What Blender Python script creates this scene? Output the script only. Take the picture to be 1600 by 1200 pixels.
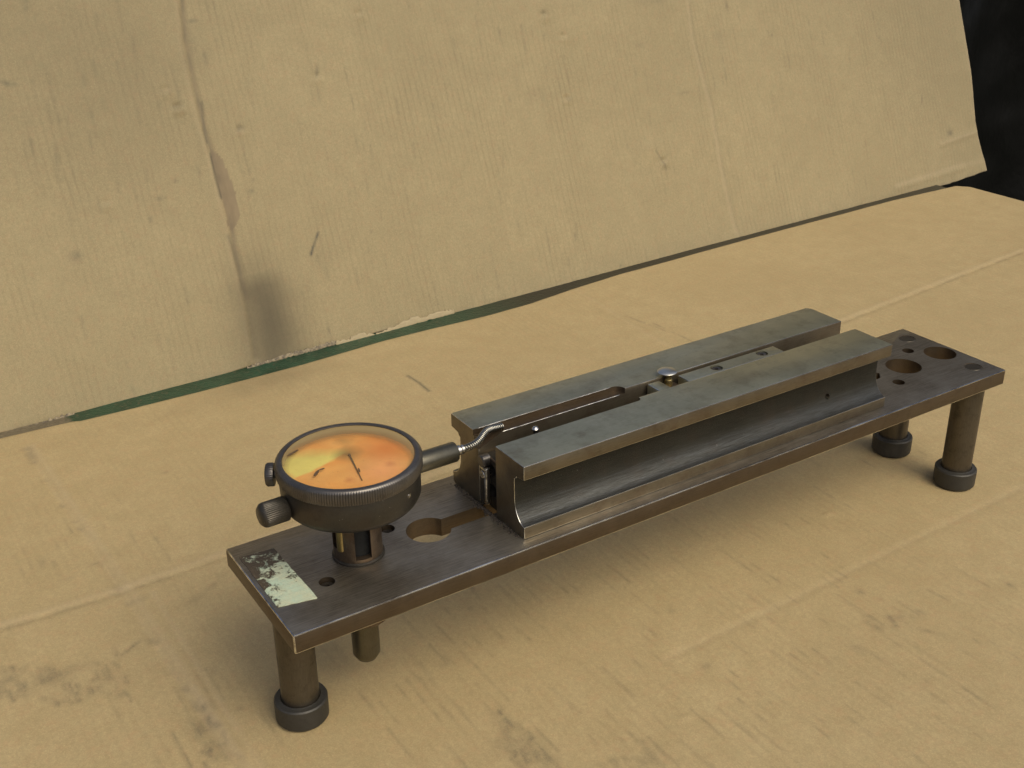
import bpy, bmesh, math, random
import numpy as np
from mathutils import Vector, Matrix
random.seed(5); RNG = np.random.default_rng(11)
for o in list(bpy.data.objects): bpy.data.objects.remove(o)
scene = bpy.context.scene; COL = scene.collection
S = 0.00077            # metres per drawing unit: the dial is 57 mm across
PI = math.pi

# ------------------------------------------------------------------ camera
FPX = 1841.39
CC = np.array([-154.726, -439.230, 441.321])
CM = np.array([[0.8398322, -0.5426880, -0.0130996],
               [0.2439566, 0.3557559, 0.9021767],
               [-0.4849403, -0.7608729, 0.4311676]])      # rows: right, up, backward
cd = bpy.data.cameras.new('camera'); cam = bpy.data.objects.new('camera', cd); COL.objects.link(cam)
m4 = Matrix.Identity(4)
for i in range(3):
    for j in range(3): m4[i][j] = CM[j][i]
    m4[i][3] = CC[i] * S
cam.matrix_world = m4
cd.sensor_width = 36; cd.lens = 36 * FPX / 1600; cd.clip_start = 0.01; cd.clip_end = 200
scene.camera = cam

# ------------------------------------------------------------------ sky, sun, exposure
SUN_EL, SUN_AZ = math.radians(50), math.radians(170)       # azimuth clockwise from +Y
w = bpy.data.worlds.new('World'); scene.world = w; w.use_nodes = True
nt = w.node_tree; bg = nt.nodes['Background']
sky = nt.nodes.new('ShaderNodeTexSky'); sky.sky_type = 'NISHITA'; sky.sun_disc = False
sky.sun_elevation = SUN_EL; sky.sun_rotation = SUN_AZ
sky.air_density = 0.7; sky.dust_density = 6.0; sky.ozone_density = 0.6
nt.links.new(sky.outputs[0], bg.inputs[0]); bg.inputs[1].default_value = 0.13
sl = bpy.data.lights.new('sun', 'SUN'); sl.energy = 1.0; sl.angle = math.radians(40); sl.color = (1, 0.99, 0.78)
so = bpy.data.objects.new('sun', sl); COL.objects.link(so)
sd = Vector((math.sin(SUN_AZ) * math.cos(SUN_EL), math.cos(SUN_AZ) * math.cos(SUN_EL), math.sin(SUN_EL)))
so.rotation_euler = sd.to_track_quat('Z', 'Y').to_euler()
scene.view_settings.view_transform = 'Standard'; scene.view_settings.look = 'None'
scene.view_settings.exposure = 0.02; scene.view_settings.gamma = 1
scene.render.engine = 'CYCLES'

# ------------------------------------------------------------------ node helpers
class NM:
    def __init__(s, name):
        s.m = bpy.data.materials.new(name); s.m.use_nodes = True
        s.t = s.m.node_tree; s.b = s.t.nodes['Principled BSDF']
        s.co = s.n('ShaderNodeTexCoord').outputs['Object']
    def n(s, k, **kw):
        x = s.t.nodes.new(k)
        for a, v in kw.items(): setattr(x, a, v)
        return x
    def l(s, a, b): s.t.links.new(a, b)
    def put(s, sock, v):
        if isinstance(v, bpy.types.NodeSocket): s.l(v, sock)
        elif isinstance(v, (tuple, list)): sock.default_value = tuple(v) + ((1,) if len(v) == 3 and sock.type == 'RGBA' else ())
        else: sock.default_value = v
    def map(s, sc=(1, 1, 1), rot=(0, 0, 0), loc=(0, 0, 0)):     # object coordinates in drawing units
        x = s.n('ShaderNodeMapping'); s.l(s.co, x.inputs[0])
        x.inputs['Scale'].default_value = [c / S for c in sc]; x.inputs['Rotation'].default_value = rot
        x.inputs['Location'].default_value = loc
        return x.outputs[0]
    def noise(s, scale, sc=(1, 1, 1), detail=4, rough=.55, dist=0, loc=(0, 0, 0), rot=(0, 0, 0)):
        x = s.n('ShaderNodeTexNoise'); s.l(s.map(sc, rot, loc), x.inputs['Vector'])
        x.inputs['Scale'].default_value = scale; x.inputs['Detail'].default_value = detail
        x.inputs['Roughness'].default_value = rough; x.inputs['Distortion'].default_value = dist
        return x.outputs['Fac']
    def ramp(s, f, a, b, lo=0., hi=1.):
        x = s.n('ShaderNodeMapRange'); x.clamp = True
        s.put(x.inputs[0], f); x.inputs[1].default_value = a; x.inputs[2].default_value = b
        x.inputs[3].default_value = lo; x.inputs[4].default_value = hi
        return x.outputs[0]
    def mix(s, f, a, b, mode='MIX'):
        x = s.n('ShaderNodeMix', data_type='RGBA', blend_type=mode)
        s.put(x.inputs[0], f); s.put(x.inputs[6], a); s.put(x.inputs[7], b)
        return x.outputs[2]
    def ma(s, op, a, b=0., c=None):
        x = s.n('ShaderNodeMath', operation=op); s.put(x.inputs[0], a); s.put(x.inputs[1], b)
        if c is not None: s.put(x.inputs[2], c)
        return x.outputs[0]
    def bump(s, h, dist, strength=1., normal=None):
        x = s.n('ShaderNodeBump'); s.put(x.inputs['Height'], h)
        x.inputs['Distance'].default_value = dist * S; x.inputs['Strength'].default_value = strength
        if normal is not None: s.l(normal, x.inputs['Normal'])
        return x.outputs[0]
    def attr(s, name):
        x = s.n('ShaderNodeAttribute'); x.attribute_name = name
        return x.outputs['Fac']
    def out(s, **kw):
        for k, v in kw.items(): s.put(s.b.inputs[k.replace('_', ' ')], v)
        return s.m

def metal(name, c1, c2, rough=.4, met=.85, streak=(0.02, 1, 1), sa=.5, rust=0., bumpd=.05, loc=(0, 0, 0), grime=.5, speck=.0, zgleam=None):
    k = NM(name)
    big = k.noise(.035, detail=5, loc=loc); st = k.noise(2.2, streak, 5, .75, loc=loc); fi = k.noise(1.6, detail=3, loc=loc)
    col = k.mix(k.ramp(big, .35, .65), c1, c2)
    col = k.mix(k.ramp(st, .35, .75, 0, sa), col, tuple(min(1, c * 1.9) for c in c2))
    if rust:
        rf = k.ramp(k.noise(.05, detail=6, rough=.65, loc=(7, 3, 1)), .50, .68, 0, rust)
        col = k.mix(rf, col, (.10, .045, .02))
    gf = k.ramp(k.noise(.13, detail=7, rough=.7, loc=(3, 9, 4)), .52, .70, 0, grime)
    col = k.mix(gf, col, (.022, .018, .014))
    if speck:
        sp = k.ramp(k.noise(.55, detail=2, loc=(1, 5, 2)), .73, .76, 0, speck)
        col = k.mix(sp, col, (.35, .33, .28))
    if zgleam:        # sky gleam on the lower curve, painted as streaky bluish colour
        sz = k.n('ShaderNodeSeparateXYZ'); k.l(k.map(), sz.inputs[0])
        f = k.ramp(k.ma('ADD', sz.outputs[2], k.ma('MULTIPLY', k.ma('SUBTRACT', k.noise(.5, (.03, 1, 1), 6, .7), .5), 20)), zgleam[1], zgleam[0])
        col = k.mix(k.ma('MULTIPLY', f, k.ramp(st, .38, .62, .1, 1.)), col, (.07, .074, .074))
    scr = k.ramp(k.noise(1.1, (.04, 1, 1) if streak[0] < .5 else streak, 3, .8, 1.5, loc=(12, 2, 6)), .66, .70, 0, .35)
    col = k.mix(scr, col, tuple(min(1, c * 1.8) for c in c2))
    r = k.ma('ADD', k.ramp(st, .3, .8, rough + .06, rough - .08), k.ramp(gf, 0, 1, 0, .18))
    h = k.ma('ADD', k.ma('MULTIPLY', st, .6), k.ma('MULTIPLY', fi, .5))
    return k.out(Base_Color=col, Metallic=met, Roughness=r, Normal=k.bump(h, bumpd))

M_PLATE = metal('brown_oxidised_steel', (.12, .10, .072), (.25, .225, .18), .35, .85, (0.03, 1, 1), .7, .16, .12, grime=.18)
M_RAIL = metal('grey_ground_steel', (.40, .39, .27), (.48, .465, .325), .38, .9, (0.05, 1, 1), .15, .28, .05, loc=(5, 5, 5), grime=.22)
M_SIDE = metal('shaded_oxide_rail_side', (.15, .125, .082), (.20, .17, .12), .40, .85, (0.05, 1, 1), .3, .3, .08, grime=.25)  # lower light on side faces painted into the oxide colour
M_PSIDE = metal('shaded_oxide_plate_side', (.085, .062, .038), (.115, .088, .058), .42, .8, (0.03, 1, 1), .35, .2, .1, grime=.2)
def sides(o, side, ztop):
    """side and recessed faces: brown oxide, darkened in colour for their shade"""
    o.data.materials.append(side); k_ = len(o.data.materials) - 1
    for p in o.data.polygons:
        if p.material_index == 0 and (p.normal.z < .5 or p.center.z / S < ztop - 1): p.material_index = k_
M_COVE = metal('shaded_mill_scale_steel', (.016, .0155, .010), (.027, .026, .019), .5, .5, (0.04, 1, 1), .5, .1, .25, grime=.4, speck=.2, zgleam=(101, 111))  # mill scale darkened for the lip's shade; lower gleam painted in
M_STEM = metal('grey_stem_steel', (.12, .112, .082), (.17, .16, .12), .36, .9, (1, 1, .2), .2, .15, .05, grime=.25)
M_LEG = metal('dark_blued_steel', (.085, .075, .055), (.12, .105, .08), .38, .85, (1, 1, .1), .3, .1, .05, grime=.4)
M_FOOT = metal('black_foot_steel', (.035, .034, .028), (.055, .052, .044), .5, .5, (1, 1, .2), .2, 0, .08, grime=.3)
M_DIAL = metal('black_enamelled_steel', (.045, .042, .034), (.075, .068, .054), .42, .75, (1, 1, .3), .2, .15, .12, grime=.3, speck=.6)
M_BEZEL = metal('worn_bezel_steel', (.10, .09, .08), (.15, .14, .125), .36, .85, (1, 1, 1), .3, .1, .06, grime=.35, speck=.4)
M_POST = metal('brown_post_steel', (.12, .085, .055), (.17, .13, .09), .4, .8, (1, 1, .2), .3, .5, .1, grime=.5)
M_BRIGHT = metal('bright_steel', (.50, .48, .43), (.62, .60, .55), .24, 1., (1, 1, 1), .3, 0, .03, grime=.25)
M_SPRING = metal('oily_spring_wire', (.28, .27, .23), (.36, .35, .30), .22, 1., (1, 1, 1), .3, 0, .03, grime=.5)
M_HEAD = metal('polished_pin_steel', (.60, .59, .50), (.70, .69, .60), .33, 1., (1, 1, 1), .2, 0, .03, grime=.1)
M_BRASS = metal('tarnished_brass', (.22, .17, .07), (.34, .27, .12), .38, .9, (1, 1, 1), .3, .2, .05, grime=.4)
M_DARK = metal('dirty_black_steel', (.025, .022, .018), (.05, .045, .035), .5, .6, (1, 1, .3), .2, .3, .2, grime=.4)

def edge_mat(name, base, amount):
    k = NM(name)
    n = k.ramp(k.noise(.25, (.12, 1, 1), 6, .7), .36, .58, .15, amount)
    col = k.mix(n, base, (.85, .83, .75))
    return k.out(Base_Color=col, Metallic=1., Roughness=.27)
M_EPLATE = edge_mat('worn_plate_edge', (.13, .10, .08), .9)
M_ERAIL = edge_mat('worn_rail_edge', (.34, .32, .26), 1.)

# ------------------------------------------------------------------ mesh helpers
def fin(name, me, mats, parent=None, smooth=35):
    o = bpy.data.objects.new(name, me); COL.objects.link(o)
    for m in (mats if isinstance(mats, (list, tuple)) else [mats]): me.materials.append(m)
    if smooth:
        for p in me.polygons: p.use_smooth = True
        me.set_sharp_from_angle(angle=math.radians(smooth))
    if parent: o.parent = parent
    return o
def mesh_of(bm):
    bmesh.ops.recalc_face_normals(bm, faces=bm.faces[:])
    me = bpy.data.meshes.new('m'); bm.to_mesh(me); bm.free(); return me
def V(*a): return Vector(a) * S
def bm_box(bm, x0, x1, y0, y1, z0, z1):
    v = [bm.verts.new(V(x, y, z)) for z in (z0, z1) for x, y in ((x0, y0), (x1, y0), (x1, y1), (x0, y1))]
    for f in ((0, 3, 2, 1), (4, 5, 6, 7), (0, 1, 5, 4), (1, 2, 6, 5), (2, 3, 7, 6), (3, 0, 4, 7)): bm.faces.new([v[i] for i in f])
def bm_prism(bm, pts, a, b, axis='z'):
    f = (lambda p, t: V(p[0], p[1], t)) if axis == 'z' else (lambda p, t: V(t, p[0], p[1]))
    A = [bm.verts.new(f(p, a)) for p in pts]; B = [bm.verts.new(f(p, b)) for p in pts]
    bm.faces.new(A[::-1]); bm.faces.new(B); n = len(pts)
    for i in range(n): bm.faces.new((A[i], A[(i + 1) % n], B[(i + 1) % n], B[i]))
def frame(d):
    d = Vector(d).normalized(); u = d.orthogonal().normalized()
    if abs(d.z) < .95: u = Vector((0, 0, 1)).cross(d).normalized()
    return d, u, d.cross(u)
def bm_lathe(bm, prof, c=(0, 0, 0), d=(0, 0, 1), seg=48, knurl=None):
    """prof: (radius, height along d); knurl(i_ring, angle_index)->radius offset"""
    d, u, v = frame(d); c = Vector(c); rings = []
    for k, (r, h) in enumerate(prof):
        if r < 1e-4: rings.append([bm.verts.new((c + d * h) * S)]); continue
        ring = []
        for i in range(seg):
            a = 2 * PI * i / seg; rr = r + (knurl(k, i) if knurl else 0)
            ring.append(bm.verts.new((c + d * h + (u * math.cos(a) + v * math.sin(a)) * rr) * S))
        rings.append(ring)
    for A, B in zip(rings, rings[1:]):
        for i in range(seg):
            j = (i + 1) % seg
            if len(A) == 1: bm.faces.new((A[0], B[i], B[j]))
            elif len(B) == 1: bm.faces.new((A[i], A[j], B[0]))
            else: bm.faces.new((A[i], A[j], B[j], B[i]))
def lathe(name, prof, mat, parent, c=(0, 0, 0), d=(0, 0, 1), seg=48, knurl=None, smooth=35):
    bm = bmesh.new(); bm_lathe(bm, prof, c, d, seg, knurl)
    return fin(name, mesh_of(bm), mat, parent, smooth)
def cut(name, bm, cutters, mats, parent, bevel=.8, smooth=35, segs=2):
    """solid minus cutters, edges bevelled; bevel faces take the second material"""
    me = mesh_of(bm); o = bpy.data.objects.new('t', me); COL.objects.link(o)
    me.materials.append(mats[0])
    if len(mats) > 1: me.materials.append(mats[1])
    cs = []
    for cb in cutters:
        c = bpy.data.objects.new('c', mesh_of(cb)); COL.objects.link(c); cs.append(c)
        pass
    if bevel:
        bv = o.modifiers.new('v', 'BEVEL'); bv.width = bevel * S; bv.segments = segs; bv.limit_method = 'ANGLE'
        bv.angle_limit = math.radians(50); bv.use_clamp_overlap = True
        if len(mats) > 1: bv.material = 1
    for c in cs:
        md = o.modifiers.new('b', 'BOOLEAN'); md.object = c; md.operation = 'DIFFERENCE'; md.solver = 'EXACT'
    dg = bpy.context.evaluated_depsgraph_get(); dg.update()
    nm = bpy.data.meshes.new_from_object(o.evaluated_get(dg))
    for c in cs + [o]: bpy.data.objects.remove(c)
    idx = np.empty(len(nm.polygons), np.int32); nm.polygons.foreach_get('material_index', idx)
    nm.materials.clear()
    o = fin(name, nm, mats, parent, smooth); nm.polygons.foreach_set('material_index', np.minimum(idx, len(mats) - 1)); nm.update()
    return o
def cyl_cut(x, y, r, z0, z1, seg=40, axis='z'):
    bm = bmesh.new(); bm_prism(bm, [(x + r * math.cos(2 * PI * i / seg), y + r * math.sin(2 * PI * i / seg)) for i in range(seg)], z0, z1, axis)
    return bm
def tag(o, label, cat=None, group=None, kind=None):
    if label: o['label'] = label
    if cat: o['category'] = cat
    if group: o['group'] = group
    if kind: o['kind'] = kind
    return o

# pixel of the photograph -> point on a real plane
def ray(u, v): return CM.T @ np.array([(u - 800) / FPX, (600 - v) / FPX, -1.])
def on_floor(u, v, z=0.):
    d = ray(u, v); t = (z - CC[2]) / d[2]; P = CC + t * d; return P[0], P[1]
BA = np.array([-49.097, 504.640, -4.]); BE = np.array([.999446, .033269, 0.]); BNH = np.array([-.033269, .999446, 0.])
LEAN = math.radians(22); BU = np.array([0, 0, 1.]) * math.cos(LEAN) + BNH * math.sin(LEAN); BN = np.cross(BE, BU)
def on_board(u, v):
    d = ray(u, v); t = ((BA - CC) @ BN) / (d @ BN); P = CC + t * d - BA; return P @ BE, P @ BU

# ------------------------------------------------------------------ ground, table, dark backdrop
def simple(name, col, rough=.6, noise_s=.02, var=.3, met=0., bumpd=.3):
    k = NM(name); n = k.noise(noise_s, detail=6)
    c = k.mix(k.ramp(n, .3, .7), tuple(x * (1 - var) for x in col), tuple(x * (1 + var) for x in col))
    return k.out(Base_Color=c, Roughness=rough, Metallic=met, Normal=k.bump(k.noise(noise_s * 20, detail=4), bumpd))
bm = bmesh.new(); bm_box(bm, -9000, 9000, -6000, 9000, -1010, -1000)
tag(fin('ground', mesh_of(bm), simple('dark_concrete', (.05, .05, .047), .8), smooth=0), 'dark concrete ground below the table', kind='structure')

tb = bpy.data.objects.new('table', None); COL.objects.link(tb); tb.location = V(500, 300, -1000)
tag(tb, 'green painted table showing as a strip under the leaning cardboard', 'table')
k = NM('green_paint')
gn = k.noise(.06, detail=7, rough=.65)
gc = k.mix(k.ramp(gn, .4, .65), (.008, .042, .020), (.016, .07, .036))
sp_ = k.n('ShaderNodeSeparateXYZ'); k.l(k.map(), sp_.inputs[0])
GAP_SHADE = k.ramp(k.ma('ADD', sp_.outputs[0], k.ma('MULTIPLY', gn, 120)), 430, 540, 0, .95)  # shade of the gap towards the right, painted into the green
gc = k.mix(k.ramp(k.noise(.3, detail=6), .58, .66, 0, .7), gc, (.10, .085, .05))
gc = k.mix(GAP_SHADE, gc, (.012, .011, .009))
gc = k.mix(k.ramp(k.ma('ADD', sp_.outputs[0], k.ma('MULTIPLY', k.noise(.2, detail=5), 14)), 14, 8), gc, k.mix(k.noise(.35, detail=5), (.22, .18, .11), (.06, .05, .035)))
M_GREEN = k.out(Base_Color=gc, Roughness=.35, Normal=k.bump(k.noise(.35, (1, 1, 1), 5), .8))
def tpart(name, *b):
    bm = bmesh.new(); bm_box(bm, *b); o = cut(name, bm, [], [M_GREEN], None, bevel=3, segs=3)
    o.parent = tb; o.location = -tb.location; return o
tpart('table_top', -900, 1150, -600, 760, -34, -4.1)
for lx in (-850, 1040):
    for ly in (-560, 660): tpart('leg', lx, lx + 60, ly, ly + 60, -1000, -34.1)

# black plastic sheet hanging behind, right
k = NM('black_plastic')
n1 = k.noise(.012, (1, 1, .5), 5, .6, 1.2); n2 = k.noise(.04, (1, 1, .35), 4, .6, .8, loc=(3, 3, 3))
pc = k.mix(k.ramp(n2, .66, .74, 0, .22), (.0025, .0027, .002), (.012, .013, .011))
M_PLAS = k.out(Base_Color=pc, Roughness=.42, Normal=k.bump(k.ma('ADD', n1, k.ma('MULTIPLY', n2, .3)), 8, .4), Specular_IOR_Level=.12)
def grid_mesh(nx, ny, f):
    I, J = np.meshgrid(np.linspace(0, 1, nx), np.linspace(0, 1, ny))
    P = f(I.ravel(), J.ravel()); me = bpy.data.meshes.new('g')
    a = (np.arange(ny - 1)[:, None] * nx + np.arange(nx - 1)[None]).ravel()
    F = np.stack([a, a + 1, a + nx + 1, a + nx], 1)
    me.vertices.add(len(P)); me.vertices.foreach_set('co', (P * S).astype(np.float32).ravel())
    me.loops.add(F.size); me.loops.foreach_set('vertex_index', F.ravel().astype(np.int32))
    me.polygons.add(len(F)); me.polygons.foreach_set('loop_start', (np.arange(len(F)) * 4).astype(np.int32))
    me.update(calc_edges=True); me.validate(); return me
def vnoise(x, y, s, seed=0, octaves=4):
    out = np.zeros_like(x); amp = 1.; tot = 0
    for o in range(octaves):
        r = np.random.default_rng(seed * 17 + o); L = r.random((256, 256))
        X = x / s * 2 ** o + 37.3 * o; Y = y / s * 2 ** o + 11.7 * o
        xi = np.floor(X).astype(int); yi = np.floor(Y).astype(int); fx = X - xi; fy = Y - yi
        fx = fx * fx * (3 - 2 * fx); fy = fy * fy * (3 - 2 * fy)
        g = lambda a, b: L[a % 256, b % 256]
        out += amp * ((g(xi, yi) * (1 - fx) + g(xi + 1, yi) * fx) * (1 - fy) + (g(xi, yi + 1) * (1 - fx) + g(xi + 1, yi + 1) * fx) * fy)
        tot += amp; amp *= .5
    return out / tot
def fplas(i, j):
    x = 1130 + i * 2200; z = -995 + j * 2300
    y = 900 + 28 * vnoise(x, z * .35, 130, 3) + 22 * np.sin(x / 47. + 2 * vnoise(x, z, 300, 4)) * (.4 + .6 * vnoise(x, z, 220, 5)) + 70 * vnoise(x, z, 420, 6)
    return np.stack([x, y, z], 1)
o = fin('plastic_sheet', grid_mesh(260, 200, fplas), M_PLAS, smooth=180)
sm = o.modifiers.new('t', 'SOLIDIFY'); sm.thickness = 1.0 * S
tag(o, 'black shiny plastic sheeting hanging behind the right edge of the upright cardboard', 'plastic sheet')
# pale bag at the foot of the plastic
px, py = 1560, 800
def fbag(i, j):
    a = i * 2 * PI; p = (j - .5) * PI; r = 1 + .25 * (vnoise(np.cos(a) * 3 + 9, np.sin(a) * 3 + p * 2 + 9, 1., 8) - .5)
    return np.stack([px + 190 * np.cos(a) * np.cos(p) * r, py + 90 * np.sin(a) * np.cos(p) * r, -1000 + 415 + 415 * np.sin(p)], 1)

# ------------------------------------------------------------------ cardboard
def cardboard(name, axis, tone, FLC=.06, FLB=.06, MOT=.6):
    """axis: 1 -> flutes run along local y; local x,y in drawing units"""
    k = NM(name)
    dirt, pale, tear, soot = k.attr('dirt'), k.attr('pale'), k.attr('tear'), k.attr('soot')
    big = k.noise(.006, detail=4, loc=(2, 1, 0)); mid = k.noise(.05, detail=6, rough=.65)
    fib = k.noise(.45, (1, .8, 1), 6, .78, .8); fine = k.noise(1.1, detail=4, rough=.85)
    a, b, c = tone
    col = k.mix(k.ramp(big, .35, .65), a, b)
    col = k.mix(k.ramp(mid, .38, .64, 0, MOT), col, c)
    col = k.mix(k.ramp(fib, .40, .58, 0, .42), col, tuple(x * .66 for x in a))
    col = k.mix(k.ramp(fine, .52, .62, 0, .40), col, tuple(min(1, x * 1.35) for x in b))
    hue = k.noise(.16, detail=5, rough=.75, loc=(6, 1, 3))
    col = k.mix(k.ramp(hue, .52, .72, 0, .35), col, (a[0] * 1.08, a[1] * .84, a[2] * .85)); col = k.mix(k.ramp(hue, .46, .30, 0, .35), col, (a[0] * .88, a[1] * .98, a[2] * 1.0))
    # flutes showing through the liner as faint bands
    sep = k.n('ShaderNodeSeparateXYZ'); k.l(k.map(), sep.inputs[0])
    wob = k.noise(.01, (1, 1, 1), 2)
    ph = k.ma('ADD', k.ma('MULTIPLY', sep.outputs[0], 2 * PI / 6.6), k.ma('MULTIPLY', wob, 5.))
    fl = k.ma('SINE', ph)
    patch = k.ramp(k.noise(.02, (1, .35, 1), 5, .6, loc=(4, 4, 0)), .42, .68)
    col = k.mix(k.ma('MULTIPLY', k.ramp(fl, .2, 1.), k.ma('MULTIPLY', patch, FLC)), col, tuple(x * .5 for x in a))
    # grime rubbed on, dashes that follow the flutes
    gr = k.noise(.32, (1, .22, 1), 5, .7, loc=(8, 2, 0)); gr2 = k.noise(.9, detail=3, rough=.7)
    ds = k.ma('MULTIPLY', k.ramp(gr, .60, .74), k.ramp(k.noise(.012, detail=4, loc=(9, 9, 0)),   .50, .70, 0, .22))
    col = k.mix(ds, col, (.075, .07, .06))
    dn = k.ma('MULTIPLY', dirt, k.ramp(k.ma('ADD', k.ma('MULTIPLY', gr2, .5), k.ma('MULTIPLY', gr, .6)), .28, .72, .42, 1.35))
    col = k.mix(pale, col, (.47, .37, .235))
    tc = k.mix(k.noise(.25, (1, .3, 1), 4), (.26, .20, .115), (.18, .138, .08))
    col = k.mix(tear, col, tc)
    col = k.mix(k.ma('MULTIPLY', dn, .72), col, (.055, .055, .045))
    col = k.mix(soot, col, (.06, .05, .03))  # soft dark patches, and the painted corner falloff
    h = k.ma('ADD', k.ma('MULTIPLY', fl, FLB), k.ma('ADD', k.ma('MULTIPLY', fib, .5), k.ma('MULTIPLY', fine, .35)))
    h = k.ma('ADD', h, k.ma('MULTIPLY', mid, .7))
    return k.out(Base_Color=col, Roughness=.72, Normal=k.bump(h, .16), Specular_IOR_Level=.35)
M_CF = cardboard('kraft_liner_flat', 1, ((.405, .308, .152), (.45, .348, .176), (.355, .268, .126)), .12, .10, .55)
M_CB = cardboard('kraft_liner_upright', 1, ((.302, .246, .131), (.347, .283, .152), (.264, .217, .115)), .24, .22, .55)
k = NM('torn_paper'); M_TORN = k.out(Base_Color=k.mix(k.noise(.3, detail=5), (.42, .345, .20), (.31, .25, .145)), Roughness=.85, Normal=k.bump(k.noise(.4, detail=6), .5))
k = NM('crumpled_edge'); M_CRUM = k.out(Base_Color=k.mix(k.ramp(k.noise(.35, (1, 1, 1), 6, .7), .4, .6), (.30, .245, .15), (.12, .10, .07)), Roughness=.85, Normal=k.bump(k.noise(.4, detail=6), .8))

def seg_d(x, y, pts):
    """distance to a polyline, and the fraction along it"""
    best = np.full_like(x, 1e9); tt = np.zeros_like(x); n = len(pts) - 1
    for i, ((ax, ay), (bx, by)) in enumerate(zip(pts, pts[1:])):
        dx, dy = bx - ax, by - ay; t = np.clip(((x - ax) * dx + (y - ay) * dy) / (dx * dx + dy * dy + 1e-9), 0, 1)
        d = np.hypot(x - ax - t * dx, y - ay - t * dy); q = d < best
        best = np.where(q, d, best); tt = np.where(q, (i + t) / n, tt)
    return best, tt
def line(x, y, pts, wd, soft=1.): 
    d, t = seg_d(x, y, pts); return np.exp(-(d / wd) ** 2 * soft)
def blob(x, y, c, rx, ry, ang=0., hard=1.):
    a = math.radians(ang); dx, dy = x - c[0], y - c[1]
    u = dx * math.cos(a) + dy * math.sin(a); v = -dx * math.sin(a) + dy * math.cos(a)
    return np.exp(-((u / rx) ** 2 + (v / ry) ** 2) ** hard)
def setattrs(me, **kw):
    for n, arr in kw.items():
        at = me.attributes.new(n, 'FLOAT', 'POINT'); at.data.foreach_set('value', np.clip(arr, 0, 1).astype(np.float32))

# --- flat sheet under the fixture
F = on_floor
back = [F(*p) for p in ((-60, 697), (0, 682), (60, 668), (112, 656), (125, 655), (200, 637), (304, 611), (380, 591), (475, 566), (594, 531), (665, 513), (760, 491), (830, 473), (900, 452), (975, 431), (1045, 412), (1170, 377), (1300, 342), (1400, 315), (1500, 292))]
back = [(a, b + 10 * max(0, min(1, (a - 430) / 150))) for a, b in back]
back = [(-420., 481.)] + back + [(1163., 509.)]
bx_, by_ = np.array([p[0] for p in back]), np.array([p[1] for p in back])
crA = [F(*p) for p in ((-120, 1016), (0, 983), (192, 925), (346, 871))] + [F(*p) for p in ((1300, 510), (1600, 393), (1700, 354))]
crB = [F(*p) for p in ((40, 700), (100, 790), (192, 925), (260, 1035), (370, 1200), (440, 1300))]
crC = [F(*p) for p in ((238, 925), (290, 1010), (350, 1110), (410, 1200))]
crD = [F(*p) for p in ((300, 1075), (330, 1125), (372, 1180))]
crE = [F(*p) for p in ((900, 452), (1010, 520), (1100, 570))]
crF = [F(*p) for p in ((1040, 1030), (1230, 940), (1600, 760))]
BACKX = lambda x: np.interp(x, bx_, by_)
def ffloor(i, j):
    x = -420 + i * 1583.; yb = BACKX(x); y = -330 + j * (yb + 330)
    z = .9 * (vnoise(x, y, 160, 21) - .5) + .2 * (vnoise(x, y, 28, 22) - .5)
    z -= .55 * line(x, y, crA, 3.0) - .3 * line(x, y, [(a, b + 6) for a, b in crA], 4)
    z -= .55 * line(x, y, crB, 2.6) - .35 * line(x, y, [(a + 7, b) for a, b in crB], 4)
    z -= .5 * line(x, y, crC, 2.2) + .5 * line(x, y, crD, 2.5) + .35 * line(x, y, crE, 3) + .35 * line(x, y, crF, 3)
    for q in ((1293, 804), (240, 1010), (1070, 1122)): z += .7 * blob(x, y, F(*q), 4, 2.5)
    z -= 2.0 * np.clip(1 - (yb - y) / 7., 0, 1) ** 2
    z += 2.5 * np.clip((x - 1000) / 160, 0, 1) ** 2 * 0
    return np.stack([x, y, z], 1)
me = grid_mesh(1000, 560, ffloor)
P = np.empty(len(me.vertices) * 3, np.float32); me.vertices.foreach_get('co', P); P = P.reshape(-1, 3) / S
x, y = P[:, 0].astype(float), P[:, 1].astype(float)
n1 = vnoise(x, y, 9, 31); n2 = vnoise(x, y, 3.2, 32, 2)
brk = np.clip((n1 - .35) * 3.5, 0, 1)
D = np.zeros_like(x)
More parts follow.
